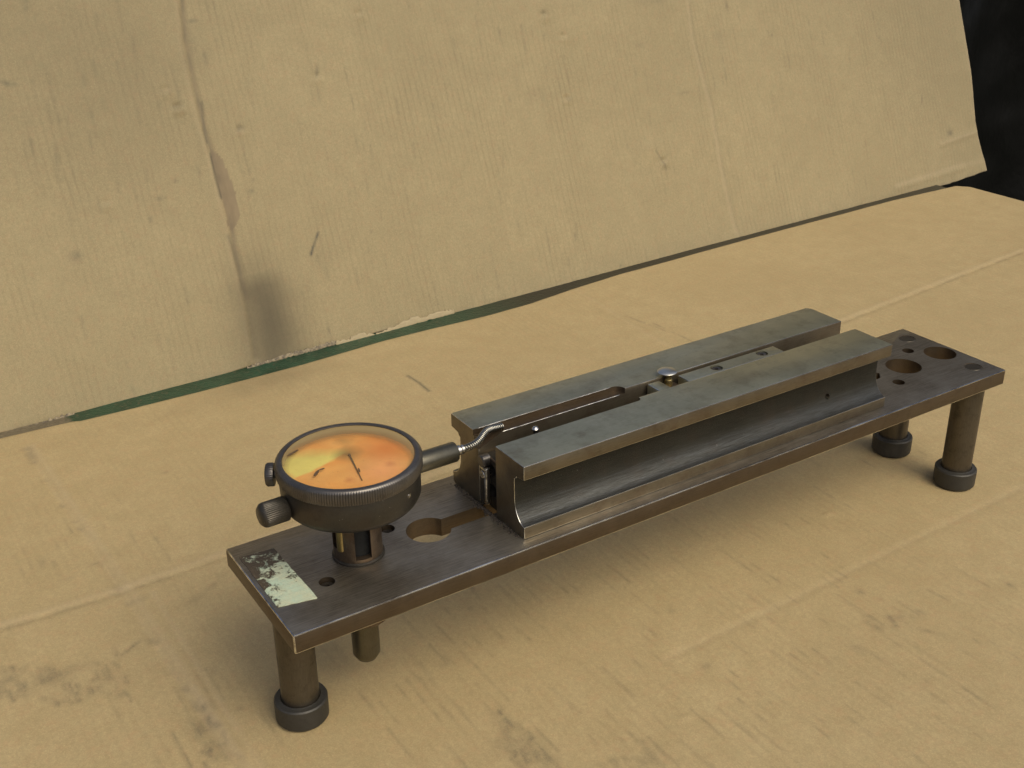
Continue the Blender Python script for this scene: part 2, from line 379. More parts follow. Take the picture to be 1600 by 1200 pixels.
for (q, rx, ry, ang, s) in (((85, 1058), 17, 8, -4, .62), ((160, 1070), 14, 6, -8, .35), ((10, 1065), 12, 6, 0, .4), ((205, 1012), 8, 1.6, 30, .75), ((318, 1145), 5, 15, 8, .75), ((345, 1180), 5, 8, 10, .5),
                            ((305, 936), 6, 3, 20, .45), ((337, 910), 10, 2, 35, .4), ((222, 936), 4, 3, 0, .4), ((150, 880), 5, 2, 0, .4), ((67, 880), 3, 6, 0, .4), ((105, 905), 4, 2, 0, .4),
                            ((810, 1165), 9, 13, 25, .6), ((790, 1140), 4, 9, 15, .7), ((850, 1190), 6, 10, 30, .6), ((1000, 1195), 12, 5, 0, .45), ((1105, 1042), 3.2, 2.6, 0, .8), ((1137, 1037), 2, 1.6, 0, .5),
                            ((1410, 965), 7, 3, -40, .5), ((1445, 985), 9, 1.6, -60, .6), ((1400, 978), 3, 2, 0, .7), ((1335, 1010), 3, 6, 0, .5), ((1385, 1035), 2, 6, 0, .45), ((1345, 925), 2, 3, 0, .6), ((1375, 937), 3, 1.4, 0, .6),
                            ((1578, 914), 1.6, 3, 0, .6), ((1232, 822), 2, 8, 0, .4), ((1450, 1067), 9, 2, 20, .25), ((692, 1040), 2.3, 2.3, 0, .5), ((735, 950), 1.5, 1.5, 0, .6), ((891, 1030), 1.5, 1.5, 0, .6),
                            ((650, 600), 1.6, 11, 0, .0), ((1585, 355), 5, 1.5, 0, .5), ((1335, 352), 5, 2, 0, .35), ((258, 738), 3, 2, 0, .4), ((375, 1107), 1.6, 1.6, 0, .7), ((361, 1090), 1.6, 1.6, 0, .6), ((236, 1040), 4, 4, 0, .3), ((335, 1050), 3, 6, 0, .35),
                            ((1050, 955), 2, 2, 0, .4), ((1015, 985), 1.5, 8, 0, .4), ((895, 990), 1.5, 8, 0, .45), ((700, 1030), 2, 8, 0, .35), ((680, 1070), 2, 9, 0, .35), ((990, 852), 1.5, 7, 0, .3)):
    D = np.maximum(D, .75 * s * blob(x, y, F(*q), rx, ry, ang, .8) * (.25 + .9 * brk))
D = np.maximum(D, .95 * line(x, y, [F(637, 587), F(655, 598), F(670, 611)], 1.5))                  # scratch with a lifted sliver
for pts in ([(1020, 505), (1060, 523), (1095, 540)], [(972, 492), (1040, 517)], [(720, 900), (750, 935)]):
    D = np.maximum(D, .45 * line(x, y, [F(*p) for p in pts], 1.3) * brk)
D = np.maximum(D, .42 * line(x, y, crB, 3.5) * np.clip((n1 - .5) * 5, 0, 1))
D = np.maximum(D, .33 * line(x, y, crA, 2.4) * brk)
# short dashes along the flutes
for cx_, cy_, sx, sy, cnt in ((1350, 1000, 150, 90, 80), (900, 900, 150, 70, 45), (720, 1000, 80, 90, 40), (150, 870, 90, 50, 24), (1150, 870, 110, 50, 34), (1030, 1130, 140, 60, 34), (800, 1100, 90, 70, 24), (250, 1080, 90, 90, 22), (1350, 720, 80, 60, 14)):
    for _ in range(cnt):
        q = F(cx_ + random.gauss(0, sx), min(1290, cy_ + random.gauss(0, sy))); L = random.uniform(3, 17); sh = round(q[0] / 6.6) * 6.6
        msk = (abs(x - sh) < 6) & (abs(y - q[1]) < L + 6)
        D[msk] = np.maximum(D[msk], random.uniform(.08, .38) * line(x[msk], y[msk], [(sh, q[1] - L), (sh + random.uniform(-1, 1), q[1] + L)], random.uniform(.7, 1.2)) * (.2 + brk[msk]))
for cx_, cy_, sx, sy, cnt, L0, s0 in ((60, 1068, 34, 12, 60, 6, .75), (165, 1062, 22, 14, 30, 6, .6), (60, 1080, 45, 10, 30, 5, .5), (330, 1150, 12, 22, 26, 6, .7), (365, 1185, 14, 14, 16, 6, .55), (805, 1160, 16, 18, 34, 6, .8), (850, 1185, 16, 12, 20, 6, .7), (1000, 1190, 30, 12, 20, 6, .5), (1415, 970, 25, 14, 12, 6, .6)):
    for _ in range(cnt):
        q = F(cx_ + random.gauss(0, sx), min(1290, cy_ + random.gauss(0, sy))); L = random.uniform(1, L0)
        msk = (abs(x - q[0]) < 8) & (abs(y - q[1]) < L + 6)
        D[msk] = np.maximum(D[msk], s0 * random.uniform(.3, .75) * line(x[msk], y[msk], [(q[0], q[1] - L), (q[0] + random.uniform(-2, 2), q[1] + L)], random.uniform(.9, 2.4)) * (.3 + brk[msk]))
# soft dark patch at the back, continued on the upright sheet
DARKEN = .30 * blob(x, y, F(425, 590), 55, 24, 0, 1.) * (.75 + .4 * n1) + .14 * blob(x, y, F(250, 650), 110, 16, 0, 1.) * n1
Pl = .75 * line(x, y, crB, 1.6) * .5 + .5 * line(x, y, [(a + 5, b) for a, b in crB], 3) + .45 * line(x, y, [(a, b + 5) for a, b in crA], 3.4) + .4 * line(x, y, crC, 2) + .35 * line(x, y, crD, 2) + .25 * line(x, y, crE, 2.5) + .25 * line(x, y, crF, 2.5)
Pl *= (.15 + .45 * n1)
yb = BACKX(x)
setattrs(me, soot=DARKEN, dirt=D, pale=Pl, tear=.5 * np.clip(1 - (yb - y) / 6., 0, 1) * brk)
def sheet_solid(me, thick):
    """adds a skirt and underside by solidify, real board thickness"""
    pass
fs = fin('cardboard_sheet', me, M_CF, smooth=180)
sm = fs.modifiers.new('board_thickness', 'SOLIDIFY'); sm.thickness = 3.6 * S; sm.offset = -1
tag(fs, 'creased brown cardboard sheet lying flat on the table under the steel fixture', 'cardboard sheet')

# --- upright sheet
Bd = on_board
bot = [Bd(*p) for p in ((0, 677), (60, 664), (110, 652), (118, 645), (122, 652), (200, 628), (290, 606), (380, 576), (440, 560), (522, 538), (600, 516), (690, 494), (755, 481), (820, 462), (895, 441), (905, 440), (960, 430), (1030, 411), (1037, 402), (1044, 403), (1052, 408), (1110, 392), (1180, 369), (1240, 351), (1300, 336), (1380, 314), (1430, 302), (1442, 296), (1455, 295), (1500, 282), (1555, 264))]
bot = [(-330., 8.)] + bot; be_, bu_ = np.array([p[0] for p in bot]), np.array([p[1] for p in bot])
rt = [(1326, 0), (1322, 17), (1316, 34), (1311, 52), (1309, 71), (1311, 110), (1313, 165), (1314, 235), (1316, 330), (1318, 440)]
ru_, re_ = np.array([p[1] for p in rt], float), np.array([p[0] for p in rt], float)
HB = 440.
vc = [Bd(*p) for p in ((278, -30), (285, 0), (290, 60), (300, 110), (312, 165), (321, 205), (333, 240), (348, 300), (362, 350), (368, 390), (380, 440), (392, 500), (400, 560))]
vm = [Bd(*p) for p in ((1075, -30), (1085, 60), (1115, 170), (1130, 260), (1150, 350), (1157, 368))]
tearp = [(328, 232), (338, 238), (347, 248), (355, 268), (362, 285), (368, 300), (371, 322), (375, 335), (370, 350), (362, 362), (356, 352), (352, 330), (346, 310), (340, 290), (334, 270), (330, 250)]
def fboard(i, j):
    top = HB + 3 * np.sin(i * 9); e0 = -330 + i * 1640.
    b = np.interp(e0, be_, bu_); u = b + (top - b) * j
    e = -330 + i * (np.interp(u, ru_, re_) + 330)
    b2 = np.interp(e, be_, bu_) + 1.6 * (vnoise(e, e * 0, 9, 47) - .5); u = b2 + (top - b2) * j
    h = 3.5 * (vnoise(e, u, 260, 41) - .5) + .6 * (vnoise(e, u, 40, 42) - .5) + .25 * (vnoise(e, u, 14, 43, 3) - .5)
    h -= 1.6 * line(e, u, vc, 3.2) - .9 * line(e, u, [(a - 7, b) for a, b in vc], 5)
    h -= .3 * line(e, u, vm, 4) - .2 * line(e, u, [(a - 5, b) for a, b in vm], 4)
    h += .9 * line(e, u, [Bd(1470, 225), Bd(1530, 205)], 5) + .7 * line(e, u, [Bd(1400, 295), Bd(1510, 262)], 4)
    for q, s in (((277, 165), 1.5), ((375, 200), .9), ((1037, 250), 1.4), ((560, 20), .8), ((850, 22), 1.), ((880, 55), 1), ((495, 118), .7), ((885, 152), 1.), ((258, 138), .7), ((165, 315), .6)):
        c = Bd(*q); h += s * blob(e, u, (c[0], c[1] - 5), 6, 4) - 1.3 * s * blob(e, u, c, 3.5, 2.5)
    h += 1.2 * blob(e, u, Bd(1015, 235), 16, 10) 
    h += 1.6 * np.clip(1 - (u - b2) / 8., 0, 1) ** 2 * (vnoise(e, u, 18, 44) - .75)
    h -= 14. * np.clip((e - 1180) / 140, 0, 1) ** 2 * np.clip(1 - u / 140, 0, 1)
    Pt = BA[None] + e[:, None] * BE + u[:, None] * BU
    # BN points away from or to the camera: make positive h face the camera
    s = 1 if BN @ (CC - BA) > 0 else -1
    return Pt + (h * s)[:, None] * BN
me = grid_mesh(1050, 330, fboard)
P = np.empty(len(me.vertices) * 3, np.float32); me.vertices.foreach_get('co', P); P = P.reshape(-1, 3) / S - BA
e, u = (P @ BE).astype(float), (P @ BU).astype(float)
n1 = vnoise(e, u, 9, 51); brk = np.clip((n1 - .35) * 3.5, 0, 1)
D = np.zeros_like(e)
for (q, rx, ry, ang, s) in (((277, 166), 4, 2.6, 20, .8), ((374, 200), 2.4, 3, 0, .7), ((393, 298), 3, 2, 0, .6), ((395, 282), 1.6, 1.6, 0, .5), ((300, 33), 5, 2, 0, .6), ((118, 400), 5, 4, 0, .55), ((1485, 207), 5, 4, 0, .75), ((1037, 258), 2, 6, -20, .6),
                            ((850, 18), 4, 2, 0, .5), ((495, 112), 1.6, 6, -20, .55), ((782, 60), 1.6, 4, 0, .5), ((210, 80), 1.4, 10, -10, .45), ((300, 70), 7, 14, 0, .35), ((320, 90), 3, 8, 0, .4), ((130, 120), 2, 9, 0, .35), ((10, 130), 8, 2, -20, .5),
                            ((250, 310), 4, 2, 0, .4), ((275, 283), 2, 1.6, 0, .5), ((235, 342), 2, 3, 0, .5), ((506, 405), 9, 7, 0, .22), ((508, 422), 2, 6, 0, .4), ((580, 362), 1.6, 3, 0, .5), ((570, 397), 5, 1.3, 30, .4), ((40, 10), 2, 7, -15, .5),
                            ((1135, 8), 3, 6, 0, .5), ((1373, 60), 1.6, 2, 0, .7), ((1365, 30), 1.2, 8, 0, .5), ((1440, 155), 1.2, 6, -20, .55), ((1070, 145), 9, 1.4, 0, .4), ((1165, 345), 7, 2, -25, .35), ((890, 155), 2, 2, 0, .4), ((780, 50), 1.5, 5, 0, .4),
                            ((898, 368), 2, 6, 0, .4), ((810, 350), 1.4, 10, 0, .45), ((970, 415), 1.5, 1.5, 0, .5), ((50, 230), 2, 20, -8, .3), ((88, 245), 2, 20, -8, .25), ((190, 462), 5, 2, -30, .35), ((1290, 337), 9, 3, 0, .3), ((1205, 55), 2, 2, 0, .5), ((1289, 88), 1.6, 1.6, 0, .6), ((1200, 52), 1.5, 4, 0, .5),
                            ((515, 522), 1.3, 9, 0, .5), ((1000, 70), 10, 4, 0, .2), ((1125, 60), 8, 20, 0, .15), ((840, 150), 10, 7, 0, .25), ((1020, 0), 20, 8, 0, .25)):
    D = np.maximum(D, s * blob(e, u, Bd(*q), rx, ry, ang, .8) * (.4 + .85 * brk))
D = np.maximum(D, .85 * line(e, u, [Bd(497, 364), Bd(491, 380), Bd(486, 397)], 1.3) * (.5 + brk))
D = np.maximum(D, .75 * line(e, u, [Bd(315, 160), Bd(318, 190), Bd(324, 222)], 1.3)); D = np.maximum(D, .8 * line(e, u, [Bd(329, 240), Bd(336, 275), Bd(345, 308)], 1.3))
D = np.maximum(D, .45 * line(e, u, vc, 1.6) * (.4 + .6 * brk)); D = np.maximum(D, .5 * line(e, u, [Bd(357, 370), Bd(366, 395), Bd(376, 430), Bd(378, 450)], 2.2))
D = np.maximum(D, .18 * line(e, u, vm, 2.0)); D = np.maximum(D, .5 * line(e, u, [Bd(1025, 235), Bd(1036, 252), Bd(1042, 265)], 1.2))
for cx_, cy_, sx, sy, cnt in ((200, 120, 120, 90, 45), (100, 240, 80, 70, 16), (500, 150, 120, 90, 40), (900, 100, 200, 80, 60), (1300, 60, 120, 60, 26), (780, 300, 200, 110, 40), (250, 560, 90, 50, 16), (600, 450, 120, 50, 14), (1200, 250, 130, 90, 30)):
    for _ in range(cnt):
        q = Bd(cx_ + random.gauss(0, sx), cy_ + random.gauss(0, sy)); L = random.uniform(4, 16); sh = round(q[0] / 6.6) * 6.6
        msk = (abs(e - sh) < 6) & (abs(u - q[1]) < L + 6)
        D[msk] = np.maximum(D[msk], random.uniform(.06, .26) * line(e[msk], u[msk], [(sh, q[1] - L), (sh + 1, q[1] + L)], random.uniform(.9, 1.6)) * (.3 + brk[msk]))
# soft dark patch widening downwards
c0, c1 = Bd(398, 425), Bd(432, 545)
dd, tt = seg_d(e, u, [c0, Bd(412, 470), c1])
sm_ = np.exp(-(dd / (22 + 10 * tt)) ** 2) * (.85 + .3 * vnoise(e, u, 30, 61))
DARKEN = .62 * sm_ * np.clip(.35 + 2.2 * tt * (1.35 - tt), 0, 1) + .05 * vnoise(e, u, 60, 77) + .20 * blob(e, u, Bd(60, 60), 150, 140, 0, 1.) * (.5 + vnoise(e, u, 90, 78)) + .14 * blob(e, u, Bd(1450, 60), 150, 160, 0, 1.) + .14 * blob(e, u, Bd(405, 480), 45, 50, 0, 1.)  # upper corners: vignette painted in as darker colour
b2 = np.interp(e, be_, bu_)
D = np.maximum(D, .35 * np.clip(1 - (u - b2) / 5., 0, 1) * brk)
D = np.maximum(D, .22 * np.clip(1 - (np.interp(u, ru_, re_) - e) / 6., 0, 1) * brk)
def inpoly(e, u, pts):
    c = np.zeros(len(e), bool); n = len(pts)
    for i in range(n):
        (x1, y1), (x2, y2) = pts[i], pts[(i + 1) % n]
        q = ((y1 > u) != (y2 > u)) & (e < (x2 - x1) * (u - y1) / (y2 - y1 + 1e-12) + x1); c ^= q
    return c
T = inpoly(e, u, [Bd(*p) for p in tearp]).astype(float) * 1.
T = np.maximum(T, .55 * line(e, u, vc, 2.4) * (u > Bd(0, 235)[1] * 0 + 60))
Pl = .12 * line(e, u, [(a - 5, b) for a, b in vc], 2.6) + .15 * line(e, u, [(a - 4, b) for a, b in vm], 3) + .2 * line(e, u, [Bd(1470, 225), Bd(1530, 205)], 2) + .15 * line(e, u, [Bd(1400, 290), Bd(1500, 258), Bd(1545, 250)], 3)
Pl += .4 * np.clip(1 - (u - b2) / 4., 0, 1) * n1 + .3 * np.clip(1 - (np.interp(u, ru_, re_) - e) / 5., 0, 1)
setattrs(me, dirt=D, pale=Pl, tear=T, soot=DARKEN)
# the material wants local x across the flutes and y along: store the sheet in its own frame
root = Matrix(((BE[0], BU[0], BN[0], BA[0] * S), (BE[1], BU[1], BN[1], BA[1] * S), (BE[2], BU[2], BN[2], BA[2] * S), (0, 0, 0, 1)))
me.transform(root.inverted())
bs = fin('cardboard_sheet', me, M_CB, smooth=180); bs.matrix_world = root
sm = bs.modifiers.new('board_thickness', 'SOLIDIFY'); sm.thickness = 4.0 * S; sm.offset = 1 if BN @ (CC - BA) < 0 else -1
tag(bs, 'brown cardboard sheet leaning upright behind the fixture with a torn crease and a soft dark patch', 'cardboard sheet')
CAMSIDE = 1 if BN @ (CC - BA) > 0 else -1
def strip(name, top, bottom, mat, thick=.5):
    """ragged ribbon of paper on the lower edge: two pixel polylines turned into points of the sheet"""
    bm = bmesh.new(); A = [Bd(*p) for p in top]; B_ = [Bd(*p) for p in bottom]; n = 60
    def res(L):
        s = np.linspace(0, 1, len(L)); t = np.linspace(0, 1, n); return np.interp(t, s, [p[0] for p in L]), np.interp(t, s, [p[1] for p in L])
    ax, ay = res(A); bx, by = res(B_); rows = []
    for j in range(5):
        f = j / 4; row = []
        for i in range(n):
            rag = random.uniform(-1.3, 1.3) if j in (0, 4) else 0
            h = CAMSIDE * (1.0 + random.uniform(0, .35) + (.25 if j in (1, 2, 3) else 0))
            row.append(bm.verts.new(Vector((ax[i] * (1 - f) + bx[i] * f, ay[i] * (1 - f) + by[i] * f + rag, h)) * S))
        rows.append(row)
    for a, b in zip(rows, rows[1:]):
        for i in range(n - 1): bm.faces.new((a[i], a[i + 1], b[i + 1], b[i]))
    o = fin(name, mesh_of(bm), mat, bs, smooth=60); m = o.modifiers.new('t', 'SOLIDIFY'); m.thickness = thick * S
    return o
strip('torn_liner', ((524, 533), (545, 530), (562, 521), (585, 522), (600, 516), (625, 505), (642, 497), (665, 494), (690, 486), (708, 484)), ((524, 540), (545, 535), (562, 531), (585, 527), (600, 524), (625, 514), (642, 509), (665, 502), (690, 496), (709, 490)), M_TORN)['label'] = 'pale torn paper on the bottom edge'
strip('torn_liner', ((-10, 684), (30, 671), (75, 656), (116, 644)), ((-10, 694), (30, 686), (75, 674), (118, 656)), M_CRUM)['label'] = 'grey crumpled paper at the bottom left corner'
strip('torn_liner', ((385, 574), (440, 555), (500, 540), (524, 532)), ((385, 577), (440, 561), (500, 546), (524, 539)), M_CRUM)['label'] = 'frayed flutes along the bottom edge'

# ------------------------------------------------------------------ the fixture
H, T_ = 93.5, 11.0; Z = 138.3; L_, W_ = 531.5, 90.
fx = bpy.data.objects.new('gauge_fixture', None); COL.objects.link(fx)
tag(fx, 'dark steel inspection fixture with two rails, an orange dial gauge and three round legs', 'gauge fixture')

bm = bmesh.new(); bm_box(bm, 0, L_, 0, W_, H - T_, H)
cs = []
slot = []                                    # round hole running into a slot
for i in range(33):
    a = math.asin(5.7 / 12.4) + (2 * PI - 2 * math.asin(5.7 / 12.4)) * i / 32
    slot.append((99 + 12.4 * math.cos(a), 45.5 + 12.4 * math.sin(a)))
slot += [(450, 39.8), (455.5, 45.5), (450, 51.2)]
sb = bmesh.new(); bm_prism(sb, slot, H - T_ - 2, H + 2); cs.append(sb)
cs += [cyl_cut(478.3, 44, 12.3, H - 20, H + 2), cyl_cut(517.3, 44.5, 11.3, H - 20, H + 2)]
for q in ((32.3, 32), (80.8, 59.2), (501.8, 60), (455, 28.3)): cs.append(cyl_cut(q[0], q[1], 4.2, H - 20, H + 2, 28))
for q in ((517, 16), (518.5, 75)): cs.append(cyl_cut(q[0], q[1], 6.2, H - .45, H + 2, 28))
sides(cut('base_plate', bm, cs, [M_PLATE, M_EPLATE], fx, bevel=.75), M_PSIDE, H)
for q in ((32.3, 32), (80.8, 59.2)):         # sunk screws that fill the small holes
    lathe('sunk_screw', [(0, H - 4.2), (1.5, H - 4.2), (1.5, H - 2.8), (3.6, H - 2.6), (4.15, H - 3.6), (4.15, H - 9)], M_DARK, fx, (q[0], q[1], 0), seg=24)
for q in ((517, 16), (518.5, 75)):
    lathe('leg_bolt_end', [(0, H - .1), (5.2, H - .1), (5.7, H - .5), (5.7, H - 3)], M_LEG, fx, (q[0], q[1], 0), seg=28)

for q in ((18, 50), (517, 16), (518, 75)):
    lg = lathe('leg', [(10.3, H - T_ - .02), (10.3, 14.5), (10.3, 8)], M_LEG, fx, (q[0], q[1], 0), seg=56)
    lathe('foot', [(10.31, 14.0), (10.9, 14.6), (11.6, 14.2), (13.8, 14.1), (14.5, 13.3), (14.6, 11.6), (14.5, 2.0), (13.4, .5), (12, .05), (0, .05)], M_FOOT, lg, (q[0], q[1], 0), seg=56)

# rails: I shaped bars, coved outside, flat inside
def prof(y_out, y_in, s):
    """closed outline in (y,z); s=+1 outside at low y"""
    p = [(y_in, H), (y_in, Z), (y_out, Z), (y_out, Z - 8.2)]
    yi = y_out + s * 9.5
    p += [(y_out + s * 7.5, Z - 9.2)]
    for i in range(5):
        a = PI / 2 * i / 4; p.append((yi - s * 2 * math.cos(a) * 1 + 0, Z - 9.2 - 2 * math.sin(a)) if i else (yi - s * 2, Z - 9.2))
    R = 13.; cz = H + 7.7 + 11.0
    for i in range(11):
        t = i / 10; yy = yi - s * (9.5 * (1 - math.cos(t * PI / 2 * .98))); zz = cz + 3 - 14. * math.sin(t * PI / 2)
        p.append((yy, zz))
    p += [(y_out, H + 7.7), (y_out, H + .6), (y_out + s * 1.2, H + .6), (y_out + s * 1.2, H)]
    q = [p[0]]
    for a in p[1:]:
        if abs(a[0] - q[-1][0]) + abs(a[1] - q[-1][1]) > .05: q.append(a)
    return q
RX0, RX1 = 136.6, 417.
bm = bmesh.new(); bm_prism(bm, prof(7.7, 39.0, 1), RX0, RX1, 'x')
nb = bmesh.new(); bm_prism(nb, [(RX0 - 5, 35.3), (234.5, 35.3), (236.2, 36), (237, 37.4), (237, 42), (RX0 - 5, 42)], H - 3, Z + 3)
hb = bmesh.new(); bm_lathe(hb, [(0, 0), (1.9, 0), (1.9, 14), (0, 14)], (372, 8, H + 15.5), (0, 1, .15), 20)
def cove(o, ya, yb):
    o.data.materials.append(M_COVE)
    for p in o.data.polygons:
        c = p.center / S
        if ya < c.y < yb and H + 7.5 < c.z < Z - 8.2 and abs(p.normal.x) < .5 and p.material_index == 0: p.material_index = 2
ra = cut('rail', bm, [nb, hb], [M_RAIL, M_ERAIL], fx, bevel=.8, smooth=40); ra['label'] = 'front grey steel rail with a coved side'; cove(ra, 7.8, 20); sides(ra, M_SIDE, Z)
bm = bmesh.new(); bm_prism(bm, prof(83, 53.0, -1), RX0, RX1 + 2.5, 'x')
pk = []
for i in range(7):
    a = PI / 2 * i / 6; pk.append((232.5 + 5.5 * math.sin(a), 53.2 + 5.5 * math.cos(a)))
pb = bmesh.new(); bm_prism(pb, [(RX0 - 4, 58.7)] + pk + [(238, 48), (RX0 - 4, 48)], Z - 3.4, Z + 4)
# sloping relief where the spring enters
pr = bmesh.new(); bm_prism(pr, [(RX0 - 4, Z - 12), (150, Z - 3), (150, Z - 1), (RX0 - 4, Z + 3)], 0, 1)
pr.free(); pr = bmesh.new()
vs = [pr.verts.new(V(*c)) for c in ((RX0 - 3, 50, Z - 11), (RX0 - 3, 58, Z - 11), (RX0 - 3, 58.0, Z + 4), (RX0 - 3, 50, Z + 4), (152, 50, Z - 3.6), (152, 58.0, Z - 3.6), (152, 58.0, Z + 4), (152, 50, Z + 4))]
for f in ((0, 1, 2, 3), (4, 7, 6, 5), (0, 4, 5, 1), (1, 5, 6, 2), (2, 6, 7, 3), (3, 7, 4, 0)): pr.faces.new([vs[i] for i in f])
cb = bmesh.new(); bm_prism(cb, [(RX1 - .5, 83.6), (RX1 + 3, 83.6), (RX1 + 3, 79)], H - 2, Z + 2)
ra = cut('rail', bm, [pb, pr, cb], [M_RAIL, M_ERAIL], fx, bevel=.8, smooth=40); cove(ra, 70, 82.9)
ra.data.materials.append(M_PSIDE)  # pocket and recess floors take the darker tone as painted shade
for p in ra.data.polygons:
    c = p.center / S
    if p.material_index == 0 and ((p.normal.z > .4 and c.z < Z - 1) or (52.9 < c.y < 59.2 and c.z > Z - 4 and c.z < Z - .4 and c.x > RX0 + .5 and c.x < 240)): p.material_index = len(ra.data.materials) - 1
sides(ra, M_SIDE, Z)
def glint(x0, x1, y, z, r_=.34):  # bright strips added along the pocket to draw its edge highlight
    bm = bmesh.new(); n = 40; rows = []
    for i in range(n + 1):
        t = i / n; rr = r_ * (.55 + .6 * random.random()) * (1 if 0 < i < n else .2)
        rows.append([bm.verts.new(V(x0 + (x1 - x0) * t, y + rr * a, z + rr * b)) for a, b in ((-1, 0), (0, -1), (1, 0), (0, 1))])
    for A_, B_ in zip(rows, rows[1:]):
        for q in range(4): bm.faces.new((A_[q], A_[(q + 1) % 4], B_[(q + 1) % 4], B_[q]))
    return fin('glint_strip', mesh_of(bm), M_ERAIL, ra, 180)
glint(152, 235, 53.05, Z - 3.45); glint(139, 232, 58.65, Z - .1, .28); ra['label'] = 'rear grey steel rail with a milled pocket'

# block between the rails, with two sunk screws
bm = bmesh.new(); bm_box(bm, 275.5, 353.4, 39.05, 49.2, H + 10, Z - .15)
cut('spacer_block', bm, [cyl_cut(301.8, 44.4, 3.9, Z - 4, Z + 2, 28), cyl_cut(339.7, 44.8, 3.9, Z - 4, Z + 2, 28)], [M_RAIL, M_ERAIL], fx, bevel=.35)
for q in ((301.8, 44.4), (339.7, 44.8)):
    lathe('sunk_screw', [(0, Z - 2.6), (1.2, Z - 2.4), (1.3, Z - .9), (2.8, Z - .7), (3.3, Z - 1.2), (3.3, Z - 3.9)], M_BEZEL, fx, (q[0], q[1], 0), seg=24)
bm = bmesh.new(); bm_box(bm, 253.6, 262.5, 39.05, 51.5, H + 10, Z - .9)
cut('stop_block', bm, [], [M_RAIL, M_ERAIL], fx, bevel=.5)
bm = bmesh.new(); bm_box(bm, 262.7, 275.3, 39.05, 52.9, H + 10, Z - 5.5)
cut('lever_block', bm, [], [M_POST, M_EPLATE], fx, bevel=.4)
pn = lathe('plunger', [(2.4, Z - 5.6), (2.4, Z - 1.5), (1.7, Z - 1), (1.7, Z + .6)], M_BRASS, fx, (269, 50.2, 0), seg=24)
lathe('plunger_head', [(1.7, Z + .5), (3.0, Z + .9), (5.3, Z + 2.0), (6.0, Z + 2.9), (5.5, Z + 3.35), (3, Z + 3.8), (0, Z + 3.95)], M_HEAD, pn, (269.5, 52.5, 0), seg=40)
# floor of the channel and the odd bits in it
bm = bmesh.new(); bm_box(bm, 150, 253.4, 39.2, 52.9, H + .1, H + 16)
cut('channel_bar', bm, [], [M_DARK], fx, bevel=.6)
lathe('index_pin', [(1.5, H + 16), (1.5, Z - 4.6), (2.0, Z - 4.2), (2.1, Z - 2.6), (1.3, Z - 1.6), (0, Z - 1.3)], M_BRIGHT, fx, (168.5, 44.5, 0), seg=24)
bm = bmesh.new(); bm_box(bm, RX0 + 3, 149.8, 35.4, 52.9, H + .1, Z - 13)
cbk = cut('clamp_block', bm, [cyl_cut(44, Z - 20, 3.4, RX0, RX0 + 10, 24, 'x'), cyl_cut(44, H + 12, 4, RX0, RX0 + 10, 24, 'x')], [M_DARK, M_POST], fx, bevel=.8)
lathe('cap_screw', [(0, -2.6), (3.0, -2.6), (3.6, -2.0), (3.6, 2.5), (0, 2.5)], M_BEZEL, cbk, (RX0 + 1.2, 49.5, Z - 15.5), (1, 0, 0), 24)
lathe('cap_screw', [(0, -2.6), (2.2, -2.6), (2.6, -2.0), (2.6, 2.5), (0, 2.5)], M_BRIGHT, cbk, (RX0 + 1.2, 48.0, Z - 23), (1, 0, 0), 24)
bm = bmesh.new(); bm_box(bm, RX0 - 1.2, RX0 + 2.9, 44.6, 51.8, H + 3, Z - 18.5); cut('clamp_strip', bm, [], [M_DARK, M_EPLATE], cbk, bevel=1.2)

# greasy dirt packed where the rails meet the plate
k = NM('oily_dirt'); M_OIL = k.out(Base_Color=k.mix(k.noise(.5, detail=5), (.02, .016, .012), (.06, .045, .03)), Roughness=.7, Normal=k.bump(k.noise(.8, detail=6), 1.2))
bm = bmesh.new()
for _ in range(150):
    xx = RX0 - abs(random.gauss(0, 1.2)) - .4; yy = random.uniform(12, 82) if random.random() < .35 else random.gauss(46, 8); r = random.uniform(.4, 1.3)
    mt = Matrix.Translation(V(xx, yy, H + .1)) @ Matrix.Diagonal((r * S, r * S, r * .5 * S, 1)); bmesh.ops.create_icosphere(bm, subdivisions=1, radius=1, matrix=mt)
o = fin('oily_dirt', mesh_of(bm), M_OIL, fx, 180); o['kind'] = 'stuff'

# paper label on the plate
k = NM('stained_label')
st1 = k.noise(.16, (1, 1, 1), 8, .72, .8, loc=(2.3, 0, 0)); sep = k.n('ShaderNodeSeparateXYZ'); k.l(k.map(), sep.inputs[0])
yy = k.ramp(sep.outputs[1], 26, 78, 0, 1); xx = k.ramp(sep.outputs[0], 2, 9, .13, 0)
st1 = k.ma('ADD', k.ma('MULTIPLY', st1, .8), k.ma('MULTIPLY', k.noise(.75, detail=4, rough=.7), .2))
f = k.ma('ADD', st1, k.ma('ADD', k.ma('MULTIPLY', yy, .23), xx))
msk = k.ramp(f, .635, .69)
lc = k.mix(k.ramp(k.noise(.12, detail=4), .35, .65), (.50, .53, .36), (.44, .56, .42)); lc = k.mix(k.ramp(k.noise(.5, detail=5), .5, .75, 0, .5), lc, (.62, .58, .38))
lc = k.mix(k.ramp(k.ma('SINE', k.ma('MULTIPLY', sep.outputs[1], 1.6)), .5, 1., 0, .12), lc, (.25, .3, .25))
col = k.mix(msk, lc, k.mix(k.noise(.6, detail=5), (.035, .025, .015), (.10, .075, .045)))
M_LAB = k.out(Base_Color=col, Roughness=.45, Normal=k.bump(k.ma('ADD', msk, k.noise(.7, detail=4)), .35))
bm = bmesh.new(); n = 14
cor = [(2.6, 25.6), (22.4, 21.6), (21.6, 75.6), (3.0, 77.6)]
top = []
